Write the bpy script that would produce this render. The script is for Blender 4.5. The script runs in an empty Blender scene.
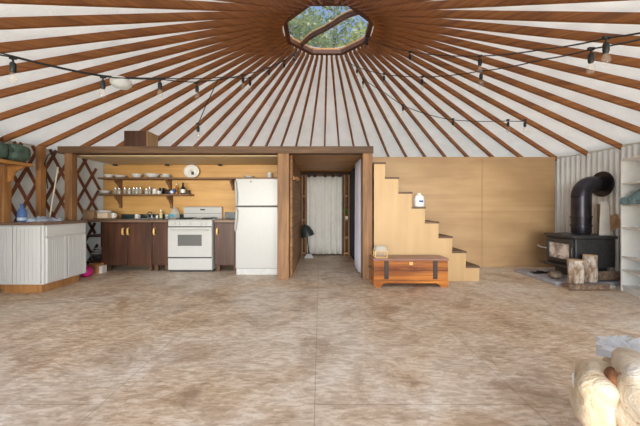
import bpy, bmesh, math, random
from mathutils import Vector, Matrix
random.seed(7)
sc = bpy.context.scene
C = sc.collection
PI = math.pi
# ------------------------------------------------------------------ camera, sky, sun, exposure
F, HOR, CAMZ = 293.0, 208.0, 1.12
cam = bpy.data.cameras.new('camera'); cam.sensor_width = 36; cam.lens = 36*F/640
cam.shift_y = -(213-HOR)/640; cam.clip_start = .02; cam.clip_end = 300
co = bpy.data.objects.new('camera', cam); C.objects.link(co)
co.location = (0, 0, CAMZ); co.rotation_euler = (PI/2, 0, 0); sc.camera = co
sc.view_settings.view_transform = 'Standard'; sc.view_settings.look = 'None'
sc.view_settings.gamma = 1; sc.view_settings.use_curve_mapping = False
sc.view_settings.exposure = 0.28
w = bpy.data.worlds.new('sky'); sc.world = w; w.use_nodes = True
nt = w.node_tree; bg = nt.nodes['Background']
sky = nt.nodes.new('ShaderNodeTexSky'); sky.sky_type = 'NISHITA'; sky.sun_disc = False
sky.sun_elevation = math.radians(62); sky.sun_rotation = math.radians(170); sky.air_density = .8; sky.dust_density = 1.5
nt.links.new(sky.outputs[0], bg.inputs[0]); bg.inputs[1].default_value = .24
sl = bpy.data.lights.new('sun', 'SUN'); sl.energy = 4.4; sl.angle = math.radians(1.0); sl.color = (1, .955, .84)
so = bpy.data.objects.new('sun', sl); C.objects.link(so); so.location = (2, -6, 15)
so.rotation_euler = (math.radians(22), math.radians(4), 0)      # high sun from behind the door side
# daylight coming in through the open doors and windows on the near side
al = bpy.data.lights.new('door_daylight', 'AREA'); al.shape = 'RECTANGLE'; al.size = 11.0; al.size_y = 3.0; al.energy = 1650
al.color = (1, .975, .90)
ao = bpy.data.objects.new('door_daylight', al); C.objects.link(ao); ao.location = (.1, -9, 1.3); ao.rotation_euler = (math.radians(88), 0, 0)

# yurt geometry, metres
CX, CY, R = .122, 4.55, 4.57
SL, ZR, R0 = .461, 3.84, .62                                     # rafter underside: ZR at R0, falling SL per metre
def under(r): return ZR-(r-R0)*SL
WT = 2.05                                                        # wall top
def X(px, Y): return (px-320)*Y/F
def Z(py, Y): return CAMZ-(py-HOR)*Y/F
def wallp(a, r=R): return CX+r*math.cos(math.radians(a)), CY+r*math.sin(math.radians(a))

# ------------------------------------------------------------------ materials
MATS = {}
def newmat(name):
    m = bpy.data.materials.new(name); m.use_nodes = True; MATS[name] = m
    return m, m.node_tree, m.node_tree.nodes['Principled BSDF']
def coords(nt, scale=(1,1,1), rot=(0,0,0), kind='Object'):
    tc = nt.nodes.new('ShaderNodeTexCoord'); mp = nt.nodes.new('ShaderNodeMapping')
    mp.inputs['Scale'].default_value = scale; mp.inputs['Rotation'].default_value = rot
    nt.links.new(tc.outputs[kind], mp.inputs[0]); return mp.outputs[0]
def noise(nt, vec, scale, detail=5, rough=.6, dist=0):
    n = nt.nodes.new('ShaderNodeTexNoise'); n.inputs['Scale'].default_value = scale
    n.inputs['Detail'].default_value = detail; n.inputs['Roughness'].default_value = rough
    n.inputs['Distortion'].default_value = dist
    nt.links.new(vec, n.inputs['Vector']); return n.outputs['Fac']
def ramp(nt, fac, stops):
    r = nt.nodes.new('ShaderNodeValToRGB'); e = r.color_ramp.elements
    while len(e) < len(stops): e.new(.5)
    for k, (p, c) in enumerate(stops):
        e[k].position = p; e[k].color = (*c, 1)
    nt.links.new(fac, r.inputs[0]); return r.outputs[0]
def mixc(nt, fac, a, b, mode='MIX'):
    m = nt.nodes.new('ShaderNodeMix'); m.data_type = 'RGBA'; m.blend_type = mode
    for val, k in ((fac, 0), (a, 6), (b, 7)):
        if isinstance(val, (int, float)): m.inputs[k].default_value = val
        elif isinstance(val, tuple): m.inputs[k].default_value = (*val, 1)
        else: nt.links.new(val, m.inputs[k])
    return m.outputs[2]
def bump(nt, b, h, strength, dist=.01):
    n = nt.nodes.new('ShaderNodeBump'); n.inputs['Strength'].default_value = strength; n.inputs['Distance'].default_value = dist
    nt.links.new(h, n.inputs['Height']); nt.links.new(n.outputs[0], b.inputs['Normal'])
def plain(name, col, rough=.5, metal=0, var=.06, scale=12, bmp=0):
    m, nt, b = newmat(name)
    f = noise(nt, coords(nt), scale)
    d = tuple(max(0, c*(1-var*2)) for c in col); u = tuple(min(1, c*(1+var)) for c in col)
    nt.links.new(ramp(nt, f, [(.3, d), (.7, u)]), b.inputs['Base Color'])
    b.inputs['Roughness'].default_value = rough; b.inputs['Metallic'].default_value = metal
    if bmp: bump(nt, b, f, bmp)
    return m
def wood(name, lo, hi, axis='x', fine=26, rough=.55, knots=.5, board=None):
    m, nt, b = newmat(name)
    k = {'x': (.06, 1, 1), 'y': (1, .06, 1), 'z': (1, 1, .06)}[axis]
    v = coords(nt, k)
    f1 = noise(nt, v, fine, 6, .65, 1.2)
    f2 = noise(nt, coords(nt, tuple(.35 if q < .5 else 1 for q in k)), 3.2, 3, .5)
    mid = tuple((a+c)/2 for a, c in zip(lo, hi))
    c1 = ramp(nt, f1, [(.28, lo), (.5, mid), (.72, hi)])
    c2 = ramp(nt, f2, [(.3, tuple(q*.62 for q in mid)), (.65, (1, 1, 1))])
    col = mixc(nt, knots, c1, c2, 'MULTIPLY')
    if board:                                                    # board gaps: pitch, axis
        pitch, ax = board
        sx = nt.nodes.new('ShaderNodeSeparateXYZ'); nt.links.new(coords(nt), sx.inputs[0])
        md = nt.nodes.new('ShaderNodeMath'); md.operation = 'PINGPONG'; md.inputs[1].default_value = pitch/2
        nt.links.new(sx.outputs['XYZ'.index(ax.upper())], md.inputs[0])
        g = nt.nodes.new('ShaderNodeMath'); g.operation = 'LESS_THAN'; g.inputs[1].default_value = .004
        nt.links.new(md.outputs[0], g.inputs[0])
        col = mixc(nt, g.outputs[0], col, tuple(q*.25 for q in lo))
    nt.links.new(col, b.inputs['Base Color']); b.inputs['Roughness'].default_value = rough
    bump(nt, b, f1, .15, .004)
    return m
def glassy(name, col=(1, 1, 1), amount=.25, rough=.05):
    m, nt, b = newmat(name); nt.nodes.remove(b)
    t = nt.nodes.new('ShaderNodeBsdfTransparent'); t.inputs[0].default_value = (*col, 1)
    g = nt.nodes.new('ShaderNodeBsdfPrincipled'); g.inputs['Roughness'].default_value = rough; g.inputs['Base Color'].default_value = (*[c*.8 for c in col], 1)
    mx = nt.nodes.new('ShaderNodeMixShader'); mx.inputs[0].default_value = amount
    nt.links.new(t.outputs[0], mx.inputs[1]); nt.links.new(g.outputs[0], mx.inputs[2])
    nt.links.new(mx.outputs[0], nt.nodes['Material Output'].inputs[0]); return m
def cloth(name, col, trans=.3, wrinkle=.5, wscale=3, kind='Object', stretch=(1, 1, 1)):
    m, nt, b = newmat(name)
    v = coords(nt, stretch); f = noise(nt, v, wscale, 6, .6, .6)
    cc = ramp(nt, f, [(.25, tuple(q*.9 for q in col)), (.7, col)])
    nt.links.new(cc, b.inputs['Base Color']); b.inputs['Roughness'].default_value = .9
    bump(nt, b, f, wrinkle, .05)
    if trans:
        t = nt.nodes.new('ShaderNodeBsdfTranslucent'); nt.links.new(cc, t.inputs[0])
        mx = nt.nodes.new('ShaderNodeMixShader'); mx.inputs[0].default_value = trans
        nt.links.new(b.outputs[0], mx.inputs[1]); nt.links.new(t.outputs[0], mx.inputs[2])
        nt.links.new(mx.outputs[0], nt.nodes['Material Output'].inputs[0])
    return m

rafter_m = wood('rafter_wood', (.19, .056, .011), (.52, .20, .043), 'x', 22, .45, .45)
post_x = wood('timber_x', (.085, .042, .02), (.22, .118, .055), 'x', 22, .6, .5)
post_z = wood('timber_z', (.19, .088, .034), (.42, .22, .09), 'z', 22, .6, .5)
post_pale = wood('pine_post', (.34, .15, .05), (.62, .32, .12), 'z', 18, .5, .5)
pine_y = wood('pine_plank', (.42, .18, .05), (.72, .38, .13), 'y', 18, .5, .4)
lattice_m = wood('lattice_wood', (.13, .04, .02), (.27, .095, .045), 'z', 14, .6, .4)
ring_m = wood('ring_wood', (.085, .03, .012), (.19, .072, .027), 'x', 14, .5, .4)
ply = wood('plywood_pale', (.52, .335, .155), (.60, .40, .20), 'z', 5, .5, .15)
ply_wall = wood('plywood_wall', (.47, .30, .15), (.575, .375, .20), 'x', 5, .5, .3)
ply_kitchen = wood('plywood_kitchen', (.56, .30, .09), (.78, .47, .17), 'x', 6, .5, .3)
tread_m = wood('stair_tread', (.10, .05, .028), (.21, .12, .065), 'y', 20, .6, .4)
log_wall = wood('plank_wall', (.27, .13, .05), (.50, .27, .115), 'y', 12, .65, .5, (.16, 'z'))
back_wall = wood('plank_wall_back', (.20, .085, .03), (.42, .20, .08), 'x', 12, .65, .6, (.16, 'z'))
deck_m = wood('deck_boards', (.42, .21, .08), (.68, .40, .17), 'x', 12, .6, .4, (.14, 'y'))
cab_m = wood('cabinet_wood', (.045, .018, .010), (.15, .062, .035), 'z', 16, .4, .5)
shelf_m = wood('shelf_wood', (.16, .08, .04), (.33, .18, .09), 'x', 18, .6, .4)
brass_m = plain('brass_handle', (.75, .48, .16), .4, .2)
cedar = wood('cedar_chest', (.13, .018, .004), (.80, .30, .05), 'x', 11, .28, .45)
cedar_top = wood('chest_top', (.28, .13, .10), (.44, .26, .21), 'x', 12, .35, .3)
dark_metal = plain('dark_strap', (.06, .045, .04), .45, .5)
white_paint = plain('white_paint', (.86, .86, .84), .45, 0, .03)
bead_m = plain('white_cabinet', (.64, .645, .635), .4, 0, .01, 3)
enamel = plain('white_enamel', (.54, .54, .525), .22, 0, .015)
enamel_f = plain('fridge_white', (.475, .472, .455), .3, 0, .015)
gap_m = plain('dark_gap', (.03, .03, .03), .6)
oven_glass = plain('oven_window', (.20, .20, .20), .15, .2, .3, 160)
black_m = plain('black_enamel', (.012, .012, .013), .35)
cast_iron = plain('cast_iron', (.06, .06, .064), .42, .3, .15, 30)
pipe_m = plain('stove_pipe', (.045, .042, .055), .33, .6, .2, 6)
stone = plain('hearth_stone', (.42, .42, .45), .8, 0, .18, 6, .3)
stone_red = plain('hearth_brick', (.34, .20, .15), .8, 0, .18, 9, .3)
bark_m, nt, b = newmat('birch_bark')
f = noise(nt, coords(nt, (1, 1, .45)), 13, 6, .7, .8)
nt.links.new(ramp(nt, f, [(.34, (.10, .055, .03)), (.46, (.36, .25, .17)), (.56, (.55, .48, .42)), (.7, (.70, .66, .62))]), b.inputs['Base Color']); b.inputs['Roughness'].default_value = .85; bump(nt, b, f, .6, .02)
bark_dark = plain('dark_bark', (.26, .175, .12), .9, 0, .4, 18, .6)
logend = plain('log_end', (.62, .43, .26), .8, 0, .15, 18)
counter_m = wood('counter_wood', (.13, .075, .05), (.30, .19, .13), 'x', 18, .35, .4)
lam_m = plain('counter_laminate', (.10, .12, .12), .3, 0, .15, 18)
splash_m = plain('backsplash_green', (.035, .055, .055), .3)
steel = plain('steel', (.62, .63, .65), .25, .9)
wire_m = plain('black_cord', (.012, .012, .013), .5)
china = plain('white_china', (.80, .79, .76), .2, 0, .03)
china_rim = plain('brown_rim', (.40, .26, .15), .3)
glass_m = glassy('jar_glass', (.95, .97, .96), .35)
bulb_m = glassy('bulb_glass', (1, .98, .95), .10)
dome_m = glassy('dome_acrylic', (1, 1, 1), .04)
blueglass = glassy('blue_glass', (.25, .45, .85), .45)
canvas_m = cloth('roof_canvas', (.88, .87, .84), .5, .9, 3.6)
liner_m = cloth('wall_canvas', (.86, .82, .76), .42, .4, 2.5)
curtain_m = cloth('curtain_white', (.88, .87, .84), .25, .1, 8)
curtain_p = cloth('curtain_lilac', (.76, .74, .83), .2, .1, 8)
curtain_d = cloth('curtain_navy', (.03, .03, .045), 0, .1, 8)
blanket_m = cloth('teal_blanket', (.22, .36, .42), 0, .9, 14)
towel_m = cloth('blue_towel', (.52, .60, .72), 0, .8, 16)
throw_m = cloth('white_throw', (.80, .80, .79), 0, .9, 9)
pink_m = plain('pink_plastic', (.62, .02, .22), .4)
cardboard = plain('cardboard', (.46, .29, .16), .8, 0, .1, 8)
cardboard_w = plain('cardboard_white', (.70, .66, .61), .7, 0, .06, 8)
orange_box = plain('orange_crate', (.50, .22, .07), .7, 0, .2, 8)
paper_m = plain('white_plastic', (.82, .82, .82), .4, 0, .03)
green_m = plain('green_canvas', (.075, .13, .10), .7, 0, .35, 14, .4)
lampblack = plain('lamp_black', (.03, .04, .045), .4)
lampgrey = plain('lamp_grey', (.45, .46, .47), .5)
label_blue = plain('label_blue', (.02, .10, .38), .5)
label_teal = plain('label_teal', (.03, .36, .48), .5)
amber_m = plain('amber', (.42, .17, .03), .3)
leaf_green = plain('plant_leaf', (.16, .30, .06), .6, 0, .3, 9)
trunk_m = plain('tree_bark', (.09, .065, .045), .9, 0, .3, 6)

# corrugated steel
m, nt, b = newmat('corrugated_steel')
f = noise(nt, coords(nt), 4); nt.links.new(ramp(nt, f, [(.3, (.90, .90, .88)), (.7, (.95, .95, .94))]), b.inputs['Base Color'])
b.inputs['Roughness'].default_value = .45; b.inputs['Metallic'].default_value = .15
corr_m = m
# leaves
def leafmat(name, a, c):
    m, nt, b = newmat(name)
    oi = noise(nt, coords(nt), 1.1, 3)
    cc = ramp(nt, oi, [(.35, a), (.65, c)])
    nt.links.new(cc, b.inputs['Base Color'])
    t = nt.nodes.new('ShaderNodeBsdfTranslucent'); nt.links.new(cc, t.inputs[0])
    mx = nt.nodes.new('ShaderNodeMixShader'); mx.inputs[0].default_value = .4
    nt.links.new(b.outputs[0], mx.inputs[1]); nt.links.new(t.outputs[0], mx.inputs[2])
    nt.links.new(mx.outputs[0], nt.nodes['Material Output'].inputs[0]); return m
leaf1 = leafmat('leaves_green', (.12, .19, .07), (.33, .38, .20))
leaf2 = leafmat('leaves_yellow', (.20, .26, .06), (.44, .46, .17))
# floor: worn strand-board sheets, 1.22 x 2.44 m
m, nt, b = newmat('floor_board')
v = coords(nt)
n_big = noise(nt, v, .55, 4, .55, .5)
n_mid = noise(nt, v, 2.4, 6, .68, .8)
def strands(rot, sc_):
    return noise(nt, coords(nt, sc_, (0, 0, rot)), 9, 5, .7, .9)
s1 = noise(nt, coords(nt, (.45, 1.3, 1), (0, 0, .3)), 30, 6, .75, .6)
def flakes(sc_, rot, k):
    vv = coords(nt, sc_, (0, 0, rot))
    nz = nt.nodes.new('ShaderNodeTexNoise'); nz.inputs['Scale'].default_value = 5; nt.links.new(vv, nz.inputs['Vector'])
    ad = nt.nodes.new('ShaderNodeMix'); ad.data_type = 'VECTOR'; ad.inputs[0].default_value = .10
    nt.links.new(vv, ad.inputs[4]); nt.links.new(nz.outputs['Color'], ad.inputs[5])
    vo = nt.nodes.new('ShaderNodeTexVoronoi'); vo.inputs['Scale'].default_value = k; nt.links.new(ad.outputs[1], vo.inputs['Vector'])
    sp_ = nt.nodes.new('ShaderNodeSeparateXYZ'); nt.links.new(vo.outputs['Color'], sp_.inputs[0]); return sp_.outputs[0]
fl1 = flakes((.5, 1.5, 1), .4, 34); fl2 = flakes((.5, 1.6, 1), -.5, 46)
avg = nt.nodes.new('ShaderNodeMath'); avg.operation = 'ADD'; nt.links.new(fl1, avg.inputs[0]); nt.links.new(fl2, avg.inputs[1])
av2 = nt.nodes.new('ShaderNodeMath'); av2.operation = 'MULTIPLY_ADD'; nt.links.new(avg.outputs[0], av2.inputs[0]); av2.inputs[1].default_value = .30; nt.links.new(s1, av2.inputs[2])
tan = ramp(nt, av2.outputs[0], [(.46, (.50, .355, .225)), (.78, (.68, .515, .355)), (1.0, (.82, .685, .53))])
gry = ramp(nt, av2.outputs[0], [(.46, (.58, .49, .395)), (.78, (.74, .655, .56)), (1.0, (.86, .79, .70))])
fbig = ramp(nt, n_big, [(.40, (0, 0, 0)), (.60, (1, 1, 1))])
col = mixc(nt, fbig, tan, gry)
sp = ramp(nt, n_mid, [(.36, (.50, .36, .25)), (.47, (.86, .78, .70)), (.58, (1, 1, 1))])
col = mixc(nt, .62, col, sp, 'MULTIPLY')
n_dk = noise(nt, coords(nt, (.8, 1.6, 1)), 1.1, 5, .7, 1.0)
col = mixc(nt, ramp(nt, n_dk, [(.56, (0, 0, 0)), (.72, (.8, .8, .8))]), col, (.30, .175, .095))
br = nt.nodes.new('ShaderNodeTexBrick'); br.offset = .5
br.inputs['Scale'].default_value = 1; br.inputs['Brick Width'].default_value = 2.44; br.inputs['Row Height'].default_value = 1.22
br.inputs['Mortar Size'].default_value = .0022; br.inputs['Mortar Smooth'].default_value = .3
mp = nt.nodes.new('ShaderNodeMapping'); mp.inputs['Rotation'].default_value = (0, 0, PI/2); mp.inputs['Location'].default_value = (.45, .03, 0)
tc = nt.nodes.new('ShaderNodeTexCoord'); nt.links.new(tc.outputs['Object'], mp.inputs[0]); nt.links.new(mp.outputs[0], br.inputs['Vector'])
sm = nt.nodes.new('ShaderNodeMath'); sm.operation = 'MULTIPLY'; sm.inputs[1].default_value = .6; nt.links.new(br.outputs['Fac'], sm.inputs[0])
col = mixc(nt, sm.outputs[0], col, (.15, .11, .085))
nt.links.new(col, b.inputs['Base Color'])
nt.links.new(ramp(nt, n_mid, [(.3, (.42,)*3), (.7, (.62,)*3)]), b.inputs['Roughness'])
bump(nt, b, s1, .12, .006)
floor_m = m
# torn cream leatherette
m, nt, b = newmat('cream_leatherette')
v = coords(nt); f = noise(nt, v, 6.5, 6, .65, .8)
c1 = ramp(nt, f, [(.35, (.52, .37, .20)), (.52, (.62, .51, .37)), (.68, (.70, .66, .59))])
t = noise(nt, coords(nt, (1, 2.2, 1)), 7, 6, .7, .6)
c1 = mixc(nt, ramp(nt, t, [(.60, (0, 0, 0)), (.63, (1, 1, 1))]), c1, (.32, .15, .07))
nt.links.new(c1, b.inputs['Base Color']); b.inputs['Roughness'].default_value = .45
bump(nt, b, f, .9, .04)
cream_m = m

# ------------------------------------------------------------------ mesh helpers
class M:
    def __init__(s): s.v = []; s.f = []
    def add(s, vs, fs):
        n = len(s.v); s.v += [tuple(p) for p in vs]; s.f += [tuple(i+n for i in f) for f in fs]; return s
    def box(s, x0, x1, y0, y1, z0, z1):
        return s.add([(x0,y0,z0),(x1,y0,z0),(x1,y1,z0),(x0,y1,z0),(x0,y0,z1),(x1,y0,z1),(x1,y1,z1),(x0,y1,z1)],
                     [(0,3,2,1),(4,5,6,7),(0,1,5,4),(1,2,6,5),(2,3,7,6),(3,0,4,7)])
    def bar(s, p, q, w, h, up=(0,0,1)):
        p, q = Vector(p), Vector(q); d = (q-p).normalized(); u = Vector(up)
        a = d.cross(u).normalized(); c = a.cross(d).normalized()
        vs = [o+a*i*w/2+c*j*h/2 for o in (p, q) for i, j in ((-1,-1),(1,-1),(1,1),(-1,1))]
        return s.add(vs, [(0,1,2,3),(7,6,5,4),(0,4,5,1),(1,5,6,2),(2,6,7,3),(3,7,4,0)])
    def tube(s, pts, r, n=8, cap=True):
        pts = [Vector(p) for p in pts]; rr = r if isinstance(r, (list, tuple)) else [r]*len(pts)
        vs = []; ref = None
        for i, p in enumerate(pts):
            d = (pts[min(i+1, len(pts)-1)]-pts[max(i-1, 0)]).normalized()
            if ref is None: ref = d.orthogonal().normalized()
            a = (ref-d*ref.dot(d)).normalized(); ref = a; c = d.cross(a)
            vs += [p+(a*math.cos(2*PI*k/n)+c*math.sin(2*PI*k/n))*rr[i] for k in range(n)]
        fs = [(i*n+k, i*n+(k+1)%n, (i+1)*n+(k+1)%n, (i+1)*n+k) for i in range(len(pts)-1) for k in range(n)]
        if cap: fs += [tuple(range(n))[::-1], tuple((len(pts)-1)*n+k for k in range(n))]
        return s.add(vs, fs)
    def lathe(s, prof, c=(0,0,0), n=20, sx=1, sy=1):
        vs = [(c[0]+r*sx*math.cos(2*PI*k/n), c[1]+r*sy*math.sin(2*PI*k/n), c[2]+z) for r, z in prof for k in range(n)]
        L = len(prof)
        fs = [(i*n+k, i*n+(k+1)%n, (i+1)*n+(k+1)%n, (i+1)*n+k) for i in range(L-1) for k in range(n)]
        fs += [tuple(range(n))[::-1], tuple((L-1)*n+k for k in range(n))]
        return s.add(vs, fs)
    def prism(s, poly, fn0, fn1):
        n = len(poly); vs = [fn0(p) for p in poly]+[fn1(p) for p in poly]
        fs = [tuple(range(n))[::-1], tuple(range(n, 2*n))]+[(i, (i+1)%n, n+(i+1)%n, n+i) for i in range(n)]
        return s.add(vs, fs)
    def blob(s, c, r, e=2.0, nu=24, nv=16, jit=0, seed=1):           # superellipsoid
        rd = random.Random(seed); vs = []
        sg = lambda q, k: math.copysign(abs(q)**k, q)
        k = 2/e
        for i in range(nv+1):
            ph = -PI/2+PI*i/nv
            for j in range(nu):
                th = 2*PI*j/nu
                g = 1+jit*(rd.random()-.5)
                vs.append((c[0]+r[0]*g*sg(math.cos(ph), k)*sg(math.cos(th), k), c[1]+r[1]*g*sg(math.cos(ph), k)*sg(math.sin(th), k), c[2]+r[2]*g*sg(math.sin(ph), k)))
        fs = [(i*nu+j, i*nu+(j+1)%nu, (i+1)*nu+(j+1)%nu, (i+1)*nu+j) for i in range(nv) for j in range(nu)]
        return s.add(vs, fs)
    def build(s, name, mat, parent=None, bev=0, smooth=True, org=None, seg=2, sub=0):
        me = bpy.data.meshes.new(name)
        vs = s.v
        if org: vs = [(a-org[0], b_-org[1], c-org[2]) for a, b_, c in vs]
        me.from_pydata(vs, [], s.f)
        bm = bmesh.new(); bm.from_mesh(me); bmesh.ops.remove_doubles(bm, verts=bm.verts, dist=1e-6)
        bmesh.ops.recalc_face_normals(bm, faces=bm.faces); bm.to_mesh(me); bm.free()
        if smooth:
            me.shade_smooth(); me.set_sharp_from_angle(angle=math.radians(38))
        me.materials.append(mat)
        o = bpy.data.objects.new(name, me); C.objects.link(o)
        if org: o.location = org
        if parent: o.parent = parent
        if bev:
            md = o.modifiers.new('bevel', 'BEVEL'); md.width = bev; md.segments = seg; md.limit_method = 'ANGLE'
        if sub:
            md = o.modifiers.new('sub', 'SUBSURF'); md.levels = sub; md.render_levels = sub
        return o
def tag(o, label=None, cat=None, group=None, kind=None):
    if label: o['label'] = label
    if cat: o['category'] = cat
    if group: o['group'] = group
    if kind: o['kind'] = kind
    return o
def thing(name, label, cat, loc=(0,0,0), rz=0, group=None):
    o = bpy.data.objects.new(name, None); C.objects.link(o); o.empty_display_size = .1
    o.location = loc; o.rotation_euler = (0, 0, rz); return tag(o, label, cat, group)
def struct(o): o['kind'] = 'structure'; return o
def dup(root, loc, rz=None, label=None, group=None):
    r = root.copy(); C.objects.link(r); r.location = loc
    if rz is not None: r.rotation_euler = (0, 0, rz)
    if label: r['label'] = label
    if group: r['group'] = group
    for ch in list(root.children):
        c = ch.copy(); C.objects.link(c); c.parent = r
        for g in list(ch.children):
            d = g.copy(); C.objects.link(d); d.parent = c
    return r
ORD = ['', 'first', 'second', 'third', 'fourth', 'fifth', 'sixth', 'seventh', 'eighth', 'ninth', 'tenth', 'eleventh', 'twelfth', 'thirteenth',
       'fourteenth', 'fifteenth', 'sixteenth', 'seventeenth', 'eighteenth', 'nineteenth', 'twentieth', 'twenty-first', 'twenty-second',
       'twenty-third', 'twenty-fourth', 'twenty-fifth']

# ------------------------------------------------------------------ the setting
struct(M().lathe([(4.75, -.16), (4.75, 0)], (CX, CY, 0), 96).build('floor', floor_m, smooth=False))
struct(M().box(-60, 60, -60, 90, -.45, -.35).build('ground', plain('meadow', (.16, .17, .09), .9, 0, .3, 1)))
def arc_wall(a0, a1, r, z0, z1, n, t=.012):
    m = M(); vs = []
    for i in range(n+1):
        a = a0+(a1-a0)*i/n
        for rr in (r, r+t):
            x, y = wallp(a, rr); vs += [(x, y, z0), (x, y, z1)]
    fs = []
    for i in range(n):
        p, q = i*4, i*4+4
        fs += [(p, q, q+1, p+1), (p+2, p+3, q+3, q+2), (p+1, q+1, q+3, p+3), (p, p+2, q+2, q)]
    fs += [(0, 1, 3, 2), (n*4, n*4+2, n*4+3, n*4+1)]
    return m.add(vs, fs)
struct(arc_wall(-42, 222, 4.62, 0, WT+.08, 88).build('wall_round', liner_m))
# roof canvas: cone over the rafters, sagging a little between them
m = M(); NA, NR = 208, 14; vs = []
for i in range(NR+1):
    r = .64+(4.70-.64)*i/NR
    for k in range(NA):
        a = 2*PI*k/NA
        sag = -.018*math.sin(PI*(((k+0) % 4)/4))*(r/4.6)
        vs.append((CX+r*math.cos(a), CY+r*math.sin(a), under(r)+.116+sag))
m.add(vs, [(i*NA+k, i*NA+(k+1) % NA, (i+1)*NA+(k+1) % NA, (i+1)*NA+k) for i in range(NR) for k in range(NA)])
o = struct(m.build('ceiling', canvas_m)); md = o.modifiers.new('thick', 'SOLIDIFY'); md.thickness = .006; md.offset = 1
# plywood partition and kitchen back wall, hall walls
struct(M().box(.85, 4.47, 5.57, 5.60, 0, 2.09).build('wall_partition', ply_wall))
struct(M().box(1.0, 4.46, 5.565, 5.57, 1.043, 1.05).box(X(482, 5.565), X(482, 5.565)+.008, 5.565, 5.57, 0, 2.07).build('trim_1', plain('panel_joint', (.36, .22, .11), .7)))
struct(M().box(-4.26, -.56, 5.76, 5.79, 0, 1.975).build('wall_kitchen', ply_kitchen))
struct(M().box(-.56, -.45, 4.76, 7.2, 0, 1.975).build('wall_hall_left', log_wall))
struct(M().box(.76, .82, 4.76, 7.2, 0, 1.975).build('wall_hall_right', log_wall))
struct(M().box(-.56, .82, 7.2, 7.26, 0, 1.975).build('wall_hall_back', back_wall))
# loft deck (rests on the walls)
m = M(); poly = []
for k in range(0, 41):
    a = math.radians(20+140*k/40); x, y = CX+4.25*math.cos(a), CY+4.25*math.sin(a); poly.append((max(-4.05, min(.845, x)), max(4.75, y)))
pp = [poly[0]]
for p in poly[1:]:
    if (p[0]-pp[-1][0])**2+(p[1]-pp[-1][1])**2 > 1e-6: pp.append(p)
pp = [(.845, 4.75)]+[p for p in pp if p[1] > 4.76]+[(-4.05, 4.75)]
m.prism(pp, lambda p: (p[0], p[1], 1.98), lambda p: (p[0], p[1], 2.07))
struct(m.build('loft_deck', deck_m, smooth=False))
# kitchen ceiling panel
struct(M().box(-4.04, -.57, 4.78, 5.755, 1.965, 1.978).build('ceiling_kitchen', plain('ceiling_ply', (.80, .62, .38), .6, 0, .05, 3)))
# framing of the loft: header and posts
tag(M().box(-4.10, .835, 4.57, 4.75, 1.975, 2.085).build('loft_beam', post_x, bev=.008), 'long dark timber beam across the loft front, resting on the posts', 'beam')
def post(x0, x1, y0, y1, z1, mat, lab): tag(M().box(x0, x1, y0, y1, 0, z1).build('timber_post', mat, bev=.008, org=(x0, y0, 0)), lab, 'post', 'timber posts')
post(-.665, -.485, 4.57, 4.75, 1.975, post_z, 'square timber post between the refrigerator and the hallway opening')
post(.665, .82, 4.57, 4.75, 1.975, post_z, 'square timber post between the hallway opening and the stairs')
post(-3.99, -3.875, 4.57, 4.68, 1.975, post_z, 'dark timber post under the left end of the loft beam')
post(-4.305, -4.23, 4.43, 4.53, 2.06, post_pale, 'yellowish wall post carrying a rafter against the left lattice wall')
post(-4.43, -4.32, 4.00, 4.11, 1.70, post_pale, 'orange pine post under the shelf with the green bag')

# lattice on the left wall
m = M()
def slat(u0, sgn, r, a_lo, a_hi):
    H, slope = 2.10, 1.745; n = 10; vs = []; ok = []
    for i in range(n+1):
        z = .01+(H-.03)*i/n; u = u0+sgn*z/slope; a = u/R
        ok.append(a)
        for dz in (-1, 1):
            uu = u+sgn*(-dz)*.025*slope/math.hypot(1, slope); zz = z+dz*.025/math.hypot(1, slope)
            for rr in (r, r+.011):
                vs.append((CX+rr*math.cos(uu/R), CY+rr*math.sin(uu/R), zz))
    i0 = [i for i in range(n+1) if a_lo <= ok[i] <= a_hi]
    if len(i0) < 2: return
    s, e = i0[0], i0[-1]; vs = vs[s*4:(e+1)*4]; n = e-s; fs = []
    for i in range(n):
        p, q = i*4, i*4+4
        fs += [(p, q, q+2, p+2), (p+1, p+3, q+3, q+1), (p, p+1, q+1, q), (p+2, q+2, q+3, p+3)]
    fs += [(0, 2, 3, 1), (n*4, n*4+1, n*4+3, n*4+2)]
    m.add(vs, fs)
a_lo, a_hi = math.radians(165.3), math.radians(206)
u = a_lo*R-1.4
while u < a_hi*R+1.4:
    slat(u, 1, 4.540, a_lo, a_hi); slat(u, -1, 4.528, a_lo, a_hi); u += .285
tag(m.build('lattice_screen', lattice_m), 'dark brown criss-cross wooden lattice standing against the white canvas on the left', 'lattice')

# rafters
prof = M()
r1, r2 = .70, 4.56; wv = .037; hv = .086
vs = []
for r in (r1, r2):
    for dz in (0, hv):
        for dy in (-wv/2, wv/2): vs.append((r, dy, under(r)+dz))
prof.add(vs, [(0,1,3,2),(4,6,7,5),(0,4,5,1),(2,3,7,6),(0,2,6,4),(1,5,7,3)])
rf0 = prof.build('roof_rafter', rafter_m, bev=.004, seg=1)
rid = 0
for k in range(-25, 26):
    if k == 0: lab = 'central orange roof rafter running straight back from the skylight above the hallway'
    else:
        side = 'left' if k < 0 else 'right'
        lab = 'orange-stained roof rafter, %s to the %s of the central rafter below the skylight' % (ORD[abs(k)], side)
    o = rf0 if rid == 0 else rf0.copy()
    if rid: C.objects.link(o)
    rid += 1
    o.location = (CX, CY, 0); o.rotation_euler = (0, 0, math.radians(90-(6.86 if k < 0 else 360/52)*k))
    tag(o, lab, 'rafter', 'roof rafters')

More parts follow.
